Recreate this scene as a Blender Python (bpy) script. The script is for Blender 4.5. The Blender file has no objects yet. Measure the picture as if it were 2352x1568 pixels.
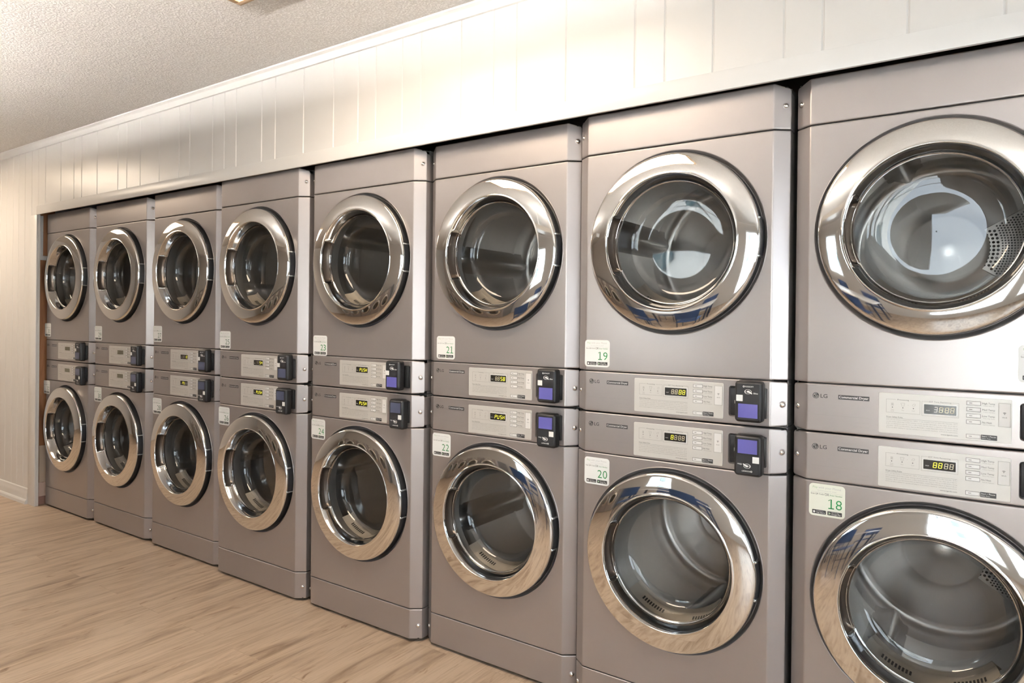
import bpy, bmesh, math, random
from math import pi, sin, cos, radians, sqrt, atan2
from mathutils import Vector, Matrix

random.seed(7)
SC = bpy.context.scene
COL = SC.collection

# ------------------------------------------------------------------ materials
def new_mat(name):
    m = bpy.data.materials.new(name); m.use_nodes = True
    nt = m.node_tree; nt.nodes.clear()
    out = nt.nodes.new('ShaderNodeOutputMaterial')
    return m, nt, out

def pbr(name, col, rough=.5, metal=0., coat=0., spec=.5, emit=None, estr=0., coat_rough=.1):
    m, nt, out = new_mat(name)
    b = nt.nodes.new('ShaderNodeBsdfPrincipled')
    b.inputs['Base Color'].default_value = (*col, 1)
    b.inputs['Roughness'].default_value = rough
    b.inputs['Metallic'].default_value = metal
    b.inputs['Coat Weight'].default_value = coat
    b.inputs['Coat Roughness'].default_value = coat_rough
    b.inputs['Specular IOR Level'].default_value = spec
    if emit:
        b.inputs['Emission Color'].default_value = (*emit, 1)
        b.inputs['Emission Strength'].default_value = estr
    nt.links.new(b.outputs[0], out.inputs[0])
    return m, nt, b

def noise(nt, vec, scale, detail=3, rough=.5, dist=0.):
    n = nt.nodes.new('ShaderNodeTexNoise')
    n.inputs['Scale'].default_value = scale; n.inputs['Detail'].default_value = detail
    n.inputs['Roughness'].default_value = rough; n.inputs['Distortion'].default_value = dist
    if vec is not None: nt.links.new(vec, n.inputs['Vector'])
    return n

def ramp(nt, fac, stops):
    r = nt.nodes.new('ShaderNodeValToRGB')
    e = r.color_ramp.elements
    while len(e) < len(stops): e.new(.5)
    for k, (p, c) in enumerate(stops):
        e[k].position = p; e[k].color = (*c, 1) if len(c) == 3 else c
    nt.links.new(fac, r.inputs[0])
    return r

def mapping(nt, vec, scale=(1, 1, 1), rot=(0, 0, 0), loc=(0, 0, 0)):
    mp = nt.nodes.new('ShaderNodeMapping')
    mp.inputs['Scale'].default_value = scale; mp.inputs['Rotation'].default_value = rot
    mp.inputs['Location'].default_value = loc
    nt.links.new(vec, mp.inputs[0]); return mp.outputs[0]

def coords(nt, which='Object'):
    return nt.nodes.new('ShaderNodeTexCoord').outputs[which]

def bump(nt, height, bsdf, strength=.3, dist=.01):
    b = nt.nodes.new('ShaderNodeBump')
    b.inputs['Strength'].default_value = strength; b.inputs['Distance'].default_value = dist
    nt.links.new(height, b.inputs['Height']); nt.links.new(b.outputs[0], bsdf.inputs['Normal'])

def mixc(nt, fac, a, b, mode='MIX'):
    mx = nt.nodes.new('ShaderNodeMix'); mx.data_type = 'RGBA'; mx.blend_type = mode
    if isinstance(fac, (int, float)): mx.inputs[0].default_value = fac
    else: nt.links.new(fac, mx.inputs[0])
    for s, v in ((6, a), (7, b)):
        if isinstance(v, tuple): mx.inputs[s].default_value = (*v, 1)
        else: nt.links.new(v, mx.inputs[s])
    return mx.outputs[2]

M = {}
def mk(key, *a, **k):
    M[key] = pbr(key, *a, **k)[0]

# taupe metallic paint with a very fine flake
m, nt, b = pbr('taupe_paint', (.385, .352, .343), rough=.31, metal=.62, coat=.12, coat_rough=.15)
nz = noise(nt, coords(nt), 900, 1)
nt.links.new(mixc(nt, .06, (.385, .352, .343), nz.outputs['Color'], 'OVERLAY'), b.inputs['Base Color'])
M['paint'] = m
mk('dark_body', (.05, .047, .045), rough=.6, metal=.2)
mk('galv', (.30, .29, .28), rough=.5, metal=.6)
m, nt, b = pbr('chrome', (.86, .85, .83), rough=.035, metal=1.)
nz = noise(nt, coords(nt), 14, 4, .6)
rr = ramp(nt, nz.outputs[0], [(.35, (.025,) * 3), (.75, (.075,) * 3)])
nt.links.new(rr.outputs[0], b.inputs['Roughness'])
M['chrome'] = m
mk('chrome_dark', (.55, .55, .55), rough=.10, metal=1.)
mk('pocket', (.16, .135, .115), rough=.28, metal=.85)
mk('black_plastic', (.012, .012, .013), rough=.35)
mk('rubber', (.02, .02, .021), rough=.55)
m, nt, b = pbr('drum_steel', (.70, .67, .64), rough=.36, metal=.82)
nz = noise(nt, mapping(nt, coords(nt), (1, 60, 1)), 6, 3)
rr = ramp(nt, nz.outputs[0], [(.3, (.28,) * 3), (.7, (.44,) * 3)])
nt.links.new(rr.outputs[0], b.inputs['Roughness'])
M['drum'] = m

mk('lifter_grey', (.16, .16, .16), rough=.4, metal=.4)
mk('filter_plastic', (.62, .56, .48), rough=.45)
mk('slot_dark', (.03, .028, .026), rough=.7)
mk('plate_silver', (.68, .66, .63), rough=.42, metal=.35)
mk('plate_edge', (.80, .79, .77), rough=.35, metal=.4)
mk('ink', (.10, .095, .09), rough=.6)
mk('ink_light', (.34, .32, .30), rough=.6)
mk('badge_black', (.03, .03, .032), rough=.45)
mk('white_ink', (.85, .85, .84), rough=.5)
mk('button_white', (.80, .79, .78), rough=.4)
mk('lcd', (.02, .018, .016), rough=.12)
mk('lcd_idle', (.16, .15, .10), rough=.15)
mk('seg_lit', (.75, .72, .05), rough=.5, emit=(1., .93, .08), estr=.75)
mk('seg_pale', (.72, .68, .50), rough=.5)
mk('seg_off', (.35, .31, .27), rough=.5)
mk('seg_idle', (.09, .085, .06), rough=.5)
mk('sticker_white', (.84, .85, .84), rough=.4)
mk('sticker_cream', (.86, .88, .78), rough=.4)
mk('green', (.008, .21, .055), rough=.5)
mk('dark_green', (.06, .15, .09), rough=.5)
mk('pale_green', (.45, .62, .42), rough=.5)
mk('pale_grey', (.58, .59, .58), rough=.5)
mk('reader_black', (.008, .008, .009), rough=.36, spec=.35)
mk('reader_face', (.012, .0125, .015), rough=.42, spec=.35)
mk('screen_blue', (.10, .095, .30), rough=.08, spec=.8, emit=(.12, .11, .40), estr=.12)
mk('screen_slate', (.07, .08, .13), rough=.08, spec=.8, emit=(.08, .09, .16), estr=.05)
mk('screw', (.85, .84, .82), rough=.16, metal=1.)
mk('hinge_pin', (.7, .78, .82), rough=.15, metal=1.)

def glass_mat(name, tint, refl=.09, rough=.0):
    m, nt, out = new_mat(name)
    t = nt.nodes.new('ShaderNodeBsdfTransparent'); t.inputs[0].default_value = (*tint, 1)
    g = nt.nodes.new('ShaderNodeBsdfGlossy'); g.inputs['Roughness'].default_value = rough
    fr = nt.nodes.new('ShaderNodeFresnel'); fr.inputs[0].default_value = 1.5
    mx = nt.nodes.new('ShaderNodeMixShader')
    mul = nt.nodes.new('ShaderNodeMath'); mul.operation = 'MULTIPLY_ADD'
    mul.inputs[1].default_value = 1.0; mul.inputs[2].default_value = refl - .04
    mul.use_clamp = True
    nt.links.new(fr.outputs[0], mul.inputs[0]); nt.links.new(mul.outputs[0], mx.inputs[0])
    nt.links.new(t.outputs[0], mx.inputs[1]); nt.links.new(g.outputs[0], mx.inputs[2])
    nt.links.new(mx.outputs[0], out.inputs[0])
    return m
M['door_glass'] = glass_mat('door_glass', (.93, .93, .92), .085)
M['window_glass'] = glass_mat('window_glass', (.95, .97, .97), .05)

# white semi-gloss wall paint
m, nt, b = pbr('wall_paint', (.80, .782, .76), rough=.28, spec=.5)
nz = noise(nt, coords(nt), 22, 3)
bump(nt, nz.outputs[0], b, .05, .01)
M['wall'] = m
m, nt, b = pbr('trim_paint', (.82, .805, .785), rough=.3)
nz = noise(nt, coords(nt), 40, 2); bump(nt, nz.outputs[0], b, .04, .005)
M['trim'] = m
mk('plain_wall', (.74, .70, .66), rough=.6)
mk('far_wall', (.62, .585, .55), rough=.55)
mk('ink_dark', (.025, .024, .024), rough=.5)
mk('alcove_wall', (.20, .17, .14), rough=.8)

# popcorn ceiling
m, nt, b = pbr('popcorn_ceiling', (.74, .70, .665), rough=.55)
co = coords(nt)
v1 = nt.nodes.new('ShaderNodeTexVoronoi'); v1.inputs['Scale'].default_value = 105
wv = noise(nt, co, 30, 3)
add = nt.nodes.new('ShaderNodeVectorMath'); add.operation = 'MULTIPLY_ADD'
add.inputs[1].default_value = (.02, .02, .02)
nt.links.new(wv.outputs['Color'], add.inputs[0]); nt.links.new(co, add.inputs[2])
nt.links.new(add.outputs[0], v1.inputs['Vector'])
n2 = noise(nt, co, 230, 4, .75)
sub = nt.nodes.new('ShaderNodeMath'); sub.operation = 'SUBTRACT'
nt.links.new(n2.outputs[0], sub.inputs[0]); nt.links.new(v1.outputs['Distance'], sub.inputs[1])
bump(nt, sub.outputs[0], b, .42, .006)
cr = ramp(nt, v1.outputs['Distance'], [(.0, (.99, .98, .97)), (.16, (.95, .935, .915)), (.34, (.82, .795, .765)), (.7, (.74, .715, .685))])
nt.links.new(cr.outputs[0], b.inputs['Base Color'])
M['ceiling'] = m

# light oak planks, boards running away from the dryer wall (along Y)
m, nt, b = pbr('oak_planks', (.5, .38, .27), rough=.38)
co = coords(nt)
sw = nt.nodes.new('ShaderNodeSeparateXYZ'); nt.links.new(co, sw.inputs[0])
cb = nt.nodes.new('ShaderNodeCombineXYZ')
nt.links.new(sw.outputs[1], cb.inputs[0]); nt.links.new(sw.outputs[0], cb.inputs[1])
br = nt.nodes.new('ShaderNodeTexBrick')
br.offset = .37; br.offset_frequency = 2; br.squash = 1
br.inputs['Scale'].default_value = 1; br.inputs['Mortar Size'].default_value = .0012
br.inputs['Mortar Smooth'].default_value = .3
br.inputs['Brick Width'].default_value = 1.22; br.inputs['Row Height'].default_value = .178
br.inputs['Color1'].default_value = (0, 0, 0, 1); br.inputs['Color2'].default_value = (1, 1, 1, 1)
br.inputs['Mortar'].default_value = (.5, .5, .5, 1)
nt.links.new(cb.outputs[0], br.inputs['Vector'])
# shift the grain per board
off = nt.nodes.new('ShaderNodeVectorMath'); off.operation = 'MULTIPLY_ADD'
off.inputs[1].default_value = (37, 11, 5)
nt.links.new(br.outputs['Color'], off.inputs[0]); nt.links.new(co, off.inputs[2])
g1 = noise(nt, mapping(nt, off.outputs[0], (13, 1.7, 1)), 1.0, 6, .62, 1.1)
g2 = noise(nt, mapping(nt, off.outputs[0], (85, 4.0, 1)), 1.0, 4, .65, .5)
g3 = noise(nt, mapping(nt, off.outputs[0], (20, 5.0, 1)), 1.0, 3, .55, 1.4)
base = ramp(nt, g1.outputs[0], [(.28, (.25, .172, .115)), (.40, (.435, .327, .236)), (.52, (.555, .432, .322)), (.78, (.63, .507, .39))])
fine = ramp(nt, g2.outputs[0], [(.32, (.58, .53, .48)), (.50, (1, 1, 1))])
c = mixc(nt, .5, base.outputs[0], fine.outputs[0], 'MULTIPLY')
tone = ramp(nt, br.outputs['Color'], [(0, (.93, .92, .91)), (1, (1.03, 1.02, 1.01))])
c = mixc(nt, .8, c, tone.outputs[0], 'MULTIPLY')
knot = ramp(nt, g3.outputs[0], [(.63, (1, 1, 1)), (.69, (.78, .71, .64)), (.76, (.45, .36, .29))])
c = mixc(nt, .9, c, knot.outputs[0], 'MULTIPLY')
sm = nt.nodes.new('ShaderNodeMath'); sm.operation = 'MULTIPLY'; sm.inputs[1].default_value = .25
nt.links.new(br.outputs['Fac'], sm.inputs[0])
c = mixc(nt, sm.outputs[0], c, (.26, .18, .12))
nt.links.new(c, b.inputs['Base Color'])
bump(nt, g2.outputs[0], b, .06, .004)
M['floor'] = m

# raw timber
m, nt, b = pbr('raw_timber', (.33, .16, .07), rough=.7)
g = noise(nt, mapping(nt, coords(nt), (22, 22, 2.5)), 1, 4, .6, .5)
rr = ramp(nt, g.outputs[0], [(.3, (.16, .065, .026)), (.6, (.36, .165, .07)), (.8, (.48, .25, .12))])
nt.links.new(rr.outputs[0], b.inputs['Base Color'])
M['timber'] = m
m, nt, b = pbr('oak_frame', (.55, .38, .22), rough=.45)
g = noise(nt, mapping(nt, coords(nt), (6, 60, 60)), 1, 3)
rr = ramp(nt, g.outputs[0], [(.3, (.42, .27, .14)), (.7, (.66, .48, .30))])
nt.links.new(rr.outputs[0], b.inputs['Base Color'])
M['oak_frame'] = m
mk('plaster', (.66, .50, .42), rough=.85)
mk('plaster_dust', (.34, .20, .16), rough=.9)
mk('drywall', (.58, .47, .36), rough=.8)
mk('white_metal', (.80, .80, .80), rough=.35)
mk('table_white', (.78, .77, .75), rough=.3)
mk('navy', (.03, .07, .19), rough=.35)
mk('navy_metal', (.025, .045, .10), rough=.4, metal=.3)
mk('light_concrete', (.55, .56, .56), rough=.9)  # light concrete outdoors, paled to bounce daylight onto the ceiling
mk('siding', (.82, .84, .83), rough=.7)
mk('roof', (.16, .17, .19), rough=.8)
mk('house_pane', (.05, .09, .11), rough=.1)
LAMP = 10.0
m, nt, out = new_mat('lamp_diffuser')
e = nt.nodes.new('ShaderNodeEmission'); e.inputs[0].default_value = (1., .82, .62, 1); e.inputs[1].default_value = LAMP
nt.links.new(e.outputs[0], out.inputs[0]); M['diffuser'] = m
m, nt, out = new_mat('added_uplight_glow')  # glow for the added uplights only
e = nt.nodes.new('ShaderNodeEmission'); e.inputs[0].default_value = (1., .945, .89, 1); e.inputs[1].default_value = 290.
nt.links.new(e.outputs[0], out.inputs[0]); M['tube'] = m

# ------------------------------------------------------------------ mesh helpers
class MB:
    def __init__(s):
        s.v = []; s.f = []; s.mi = []; s.mats = []
    def mat(s, key):
        if key not in s.mats: s.mats.append(key)
        return s.mats.index(key)
    def add(s, verts, faces, key):
        o = len(s.v); k = s.mat(key)
        s.v.extend([tuple(p) for p in verts])
        for f in faces:
            s.f.append([i + o for i in f]); s.mi.append(k)
    def grid(s, rows, key, closed=False):
        # rows: list of equal-length vertex lists
        n = len(rows[0]); vs = [p for r in rows for p in r]; fs = []
        for a in range(len(rows) - 1):
            for c in range(n if closed else n - 1):
                d = (c + 1) % n
                fs.append([a * n + c, a * n + d, (a + 1) * n + d, (a + 1) * n + c])
        s.add(vs, fs, key)
    def box(s, x0, x1, y0, y1, z0, z1, key, bev=0., seg=2):
        if bev <= 0:
            vs = [(x, y, z) for z in (z0, z1) for y in (y0, y1) for x in (x0, x1)]
            s.add(vs, [[0, 2, 3, 1], [4, 5, 7, 6], [0, 1, 5, 4], [2, 6, 7, 3], [0, 4, 6, 2], [1, 3, 7, 5]], key)
            return
        bm = bmesh.new()
        bmesh.ops.create_cube(bm, size=1)
        for p in bm.verts:
            p.co = Vector(((x0 + x1) / 2 + p.co.x * (x1 - x0), (y0 + y1) / 2 + p.co.y * (y1 - y0), (z0 + z1) / 2 + p.co.z * (z1 - z0)))
        bmesh.ops.bevel(bm, geom=bm.edges[:], offset=bev, segments=seg, affect='EDGES', profile=.5)
        bm.verts.index_update()
        s.add([p.co[:] for p in bm.verts], [[q.index for q in f.verts] for f in bm.faces], key)
        bm.free()
    def lathe(s, prof, x0, z0, key, n=96, a0=0., a1=2 * pi):
        # turned about the Y axis through (x0, z0); prof = [(R, y)]
        full = abs(a1 - a0 - 2 * pi) < 1e-6
        cnt = n if full else n + 1
        ang = [a0 + (a1 - a0) * k / n for k in range(cnt)]
        rows = []
        for R, y in prof:
            rows.append([(x0 + R * cos(t), y, z0 + R * sin(t)) for t in ang])
        s.grid(rows, key, full)
    def disc(s, x0, z0, y, R, key, n=24):
        s.add([(x0 + R * cos(2 * pi * k / n), y, z0 + R * sin(2 * pi * k / n)) for k in range(n)], [list(range(n))], key)
    def rect(s, x0, x1, z0, z1, y, key):
        s.add([(x0, y, z0), (x1, y, z0), (x1, y, z1), (x0, y, z1)], [[0, 1, 2, 3]], key)
    def rrect(s, x0, x1, z0, z1, y, r, key, seg=5):
        p = rr_pts(x0, x1, z0, z1, r, seg)
        s.add([(a, y, c) for a, c in p], [list(range(len(p)))], key)
    def slab(s, x0, x1, z0, z1, yb, yf, r, key, seg=5, ek=None):
        # rounded rectangle plate, front face at yf (smaller y), small round-over
        e = min(.0008, abs(yb - yf) * .4)
        loops = [(0, yb), (0, yf + e), (e * .3, yf + e * .3), (e, yf)]
        rows = []
        for ins, y in loops:
            rows.append([(a, y, c) for a, c in rr_pts(x0 + ins, x1 - ins, z0 + ins, z1 - ins, max(r - ins, .0003), seg)])
        s.grid(rows, ek or key, True)
        p = rows[-1]; s.add(p, [list(range(len(p)))], key)
    def frame(s, x0, x1, z0, z1, y, w, key):
        for a in ((x0, x1, z0, z0 + w), (x0, x1, z1 - w, z1), (x0, x0 + w, z0 + w, z1 - w), (x1 - w, x1, z0 + w, z1 - w)):
            s.rect(*a, y, key)
    def tube(s, pts, r, key, n=8, closed=False):
        P = [Vector(p) for p in pts]; rows = []
        for k, p in enumerate(P):
            a = P[k - 1] if (k > 0 or closed) else P[0]
            c = P[(k + 1) % len(P)] if (k < len(P) - 1 or closed) else P[-1]
            t = (c - a).normalized()
            u = t.cross(Vector((0, 0, 1)))
            if u.length < .15: u = t.cross(Vector((0, 1, 0)))
            u.normalize(); w = t.cross(u)
            rows.append([tuple(p + u * (r * cos(2 * pi * j / n)) + w * (r * sin(2 * pi * j / n))) for j in range(n)])
        if closed: rows.append(rows[0])
        s.grid(rows, key, True)
        if not closed:
            s.add(rows[0], [list(range(n))], key); s.add(rows[-1], [list(range(n))], key)
    def text(s, body, x, z, y, h, key, w=None, align='L', bold=0., rot=0.):
        vs, fs, tw, th = text_geo(body, bold)
        sc = h / th if th else 1
        sx = sc if w is None else w / tw
        if align == 'L': ox = 0
        elif align == 'C': ox = -tw * sx / 2
        else: ox = -tw * sx
        c, q = cos(rot), sin(rot)
        out = []
        for a, d in vs:
            px = ox + a * sx; pz = d * sc
            out.append((x + px * c - pz * q, y, z + px * q + pz * c))
        s.add(out, fs, key)
    def dome(s, x, y, z, nrm, r, h, key, n=10, m_=4):
        # low dome whose axis is nrm
        nv = Vector(nrm).normalized(); u = nv.cross(Vector((0, 0, 1))).normalized(); w = nv.cross(u)
        P = Vector((x, y, z)); rows = []
        for k in range(m_):
            t = (pi / 2) * k / m_
            rr_ = r * cos(t); hh = h * sin(t)
            rows.append([tuple(P + u * rr_ * cos(2 * pi * j / n) + w * rr_ * sin(2 * pi * j / n) + nv * hh) for j in range(n)])
        s.grid(rows, key, True)
        s.add(rows[-1], [list(range(n))], key)
    def mesh(s, name, sharp=32):
        me = bpy.data.meshes.new(name)
        me.from_pydata(s.v, [], s.f)
        for k in s.mats: me.materials.append(M[k])
        me.polygons.foreach_set('material_index', s.mi)
        me.polygons.foreach_set('use_smooth', [True] * len(s.f))
        me.update()
        me.set_sharp_from_angle(angle=radians(sharp))
        return me
    def build(s, name, parent=None, loc=(0, 0, 0), sharp=32):
        o = bpy.data.objects.new(name, s.mesh(name, sharp))
        COL.objects.link(o); o.location = loc
        if parent: o.parent = parent
        return o

def rr_pts(x0, x1, z0, z1, r, seg=5):
    out = []
    for cx, cz, a in ((x1 - r, z1 - r, 0), (x0 + r, z1 - r, pi / 2), (x0 + r, z0 + r, pi), (x1 - r, z0 + r, 1.5 * pi)):
        for k in range(seg + 1):
            t = a + pi / 2 * k / seg
            out.append((cx + r * cos(t), cz + r * sin(t)))
    return out

def dense(p, d):
    out = []
    for k in range(len(p)):
        a, b = Vector(p[k]), Vector(p[(k + 1) % len(p)]); n = max(1, int((b - a).length / d))
        out += [tuple(a + (b - a) * j / n) for j in range(n)]
    return out

_tc = {}
def text_geo(body, bold=0.):
    k = (body, bold)
    if k in _tc: return _tc[k]
    cu = bpy.data.curves.new('tmp', 'FONT'); cu.body = body; cu.size = 1; cu.resolution_u = 3 if len(body) < 40 else 1
    cu.offset = bold
    ob = bpy.data.objects.new('tmp', cu); COL.objects.link(ob)
    bpy.context.view_layer.update()
    dg = bpy.context.evaluated_depsgraph_get()
    me = bpy.data.meshes.new_from_object(ob.evaluated_get(dg))
    vs = [(p.co.x, p.co.y) for p in me.vertices]; fs = [list(f.vertices) for f in me.polygons]
    COL.objects.unlink(ob); bpy.data.objects.remove(ob); bpy.data.curves.remove(cu); bpy.data.meshes.remove(me)
    xs = [p[0] for p in vs] or [0, 1]
    th = .7
    x0 = min(xs); vs = [(a - x0, c) for a, c in vs]
    _tc[k] = (vs, fs, max(xs) - x0, th)
    return _tc[k]

def empty(name, loc, rz=0.):
    o = bpy.data.objects.new(name, None); COL.objects.link(o)
    o.location = loc; o.rotation_euler = (0, 0, rz); o.empty_display_size = .1
    return o

def tag(o, label, cat, group=None):
    o['label'] = label; o['category'] = cat
    if group: o['group'] = group
    return o

def struct(o, label=None):
    o['kind'] = 'structure'
    if label: o['label'] = label
    return o

def fillet(pts, radii, seg=4, guard=.001):
    out = []
    for i, p in enumerate(pts):
        r = radii[i]
        if i in (0, len(pts) - 1) or r <= 0:
            out.append(p); continue
        P = Vector(p); A = (Vector(pts[i - 1]) - P).normalized(); B = (Vector(pts[i + 1]) - P).normalized()
        ang = A.angle(B); t = r / math.tan(ang / 2)
        T1 = P + A * t; T2 = P + B * t
        bis = (A + B).normalized(); Cn = P + bis * (r / sin(ang / 2))
        v1 = T1 - Cn; v2 = T2 - Cn
        out.append(tuple(T1 + A * guard))
        tot = v1.angle(v2); sgn = 1 if v1.x * v2.y - v1.y * v2.x > 0 else -1
        for k in range(seg + 1):
            a = sgn * tot * k / seg
            out.append((Cn.x + v1.x * cos(a) - v1.y * sin(a), Cn.y + v1.x * sin(a) + v1.y * cos(a)))
        out.append(tuple(T2 + B * guard))
    return out

# ------------------------------------------------------------------ dryer front shells
HW = .3385; CF = .298; CD = .031
def plan():
    p = [(-HW, .075), (-HW, CD), (-CF, 0), (CF, 0), (HW, CD), (HW, .075)]
    return fillet(p, [0, .005, .009, .009, .005, 0], 4)
PLAN = plan()
FLATX = max(x for x, y in PLAN if y < 1e-7 and True)   # outer limit of the dead-flat run

def shell(mb, z0, z1, key='paint', hole=None, rc0=0., rc1=0., re=.0035):
    """Chamfered front panel from z0 to z1 swept along PLAN; hole = (loop, centre) leaves the flat run open for a patch."""
    n = len(PLAN); nr = []
    for i in range(n):
        a = Vector(PLAN[max(i - 1, 0)]); c = Vector(PLAN[min(i + 1, n - 1)])
        t = (c - a).normalized(); nr.append((t.y, -t.x))     # outward (towards -y)
    seg = 4
    rows = [(z0, .018, -1)]
    for k in range(seg + 1):
        a = pi / 2 * k / seg
        rows.append((z0 + re - re * cos(a), re - re * sin(a), -1))
    rows.append((z0 + re + .001, 0, -1))
    rows.append((z1 - re - .001, 0, 1))
    for k in range(seg + 1):
        a = pi / 2 * (1 - k / seg)
        rows.append((z1 - re + re * cos(a), re - re * sin(a), 1))
    rows.append((z1, .018, 1))
    G = []
    for z, ins, side in rows:
        row = []
        for i, (x, y) in enumerate(PLAN):
            rc = rc0 if side < 0 else rc1
            t = HW - abs(x); dz = 0
            if rc > 0 and t < rc: dz = rc - sqrt(max(rc * rc - (rc - t) ** 2, 0))
            row.append((x - nr[i][0] * ins, y - nr[i][1] * ins, z + (dz if side < 0 else -dz)))
        G.append(row)
    mid = rows.index((z0 + re + .001, 0, -1))
    vs = [p for r in G for p in r]; fs = []
    for a in range(len(G) - 1):
        for c in range(n - 1):
            if hole and a == mid and abs(PLAN[c][0]) <= FLATX + 1e-6 and abs(PLAN[c + 1][0]) <= FLATX + 1e-6 and PLAN[c][1] < 1e-7 and PLAN[c + 1][1] < 1e-7:
                continue
            fs.append([a * n + c, a * n + c + 1, (a + 1) * n + c + 1, (a + 1) * n + c])
    mb.add(vs, fs, key)
    if hole:
        loop, (cx, cz) = hole
        X0, X1, Z0, Z1 = -FLATX, FLATX, z0 + re + .001, z1 - re - .001
        def hit(px, pz):
            dx, dz = px - cx, pz - cz; best = None
            for s_, lim, d, o in ((0, X0, dx, cx), (1, X1, dx, cx), (2, Z0, dz, cz), (3, Z1, dz, cz)):
                if abs(d) < 1e-12: continue
                t = (lim - o) / d
                if t > 0:
                    qx, qz = cx + dx * t, cz + dz * t
                    if X0 - 1e-7 <= qx <= X1 + 1e-7 and Z0 - 1e-7 <= qz <= Z1 + 1e-7 and (best is None or t < best[0]):
                        best = (t, s_, qx, qz)
            return best
        N = len(loop); hs = [hit(*p) for p in loop]
        corner = {frozenset((0, 2)): (X0, Z0), frozenset((1, 2)): (X1, Z0), frozenset((0, 3)): (X0, Z1), frozenset((1, 3)): (X1, Z1)}
        vs = [(p[0], 0, p[1]) for p in loop] + [(h[2], 0, h[3]) for h in hs]; fs = []
        for k in range(N):
            j = (k + 1) % N
            if hs[k][1] == hs[j][1]: fs.append([k, j, N + j, N + k])
            else:
                cc = corner[frozenset((hs[k][1], hs[j][1]))]
                vs.append((cc[0], 0, cc[1])); fs.append([k, j, N + j, len(vs) - 1, N + k])
        mb.add(vs, fs, key)

RP = .2865
def front_panel(z0, z1, zc):
    mb = MB(); N = 128
    loop = [(RP * cos(2 * pi * k / N), zc + RP * sin(2 * pi * k / N)) for k in range(N)]
    shell(mb, z0, z1, hole=(loop, (0, zc)))
    prof = [(RP, 0), (.2862, -.0006), (.2852, -.0012), (.2842, -.0009), (.2832, .0000), (.2815, .0020), (.2790, .0054), (.2768, .0088), (.2752, .0112), (.2738, .0122), (.2600, .0130), (.2590, .03), (.2585, .06)]
    mb.lathe(prof, 0, zc, 'paint', N)
    return mb

def control_panel(z0, z1, hz0, hz1, lower):
    mb = MB()
    loop = dense(rr_pts(.180, .2885, hz0, hz1, .008, 5), .004)
    # corner rounding only where the panel meets its own dryer's face
    shell(mb, z0, z1, hole=(loop, (.234, (hz0 + hz1) / 2)), rc0=.009, rc1=.009)
    rows = []
    for ins, y in ((0, 0), (.0004, .0012), (.0016, .004), (.003, .0085), (.0045, .0105)):
        rows.append([(a, y, c) for a, c in rr_pts(.180 + ins, .2885 - ins, hz0 + ins, hz1 - ins, .008 - ins * .6, 5)])
    mb.grid(rows, 'paint', True)
    p = rows[-1]; mb.add(p, [list(range(len(p)))], 'paint')
    return mb

def screws(parent, zs):
    out = []
    nx, ny = CD, -(HW - CF)
    L = sqrt(nx * nx + ny * ny)
    for z in zs:
        for sx in (-1, 1):
            mb = MB(); t = .70
            x = sx * (CF + (HW - CF) * t); y = CD * t
            nv = (sx * nx / L, ny / L, 0)
            P = Vector((x, y, z)); nv = Vector(nv)
            # dimple ring + dome head with a recess
            mb.dome(*(P - nv * .0002), nv, .0100, .0016, 'paint', 16, 3)
            mb.dome(*(P + nv * .0009), nv, .0070, .0040, 'screw', 14, 5)
            mb.build('screw', parent)

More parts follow.
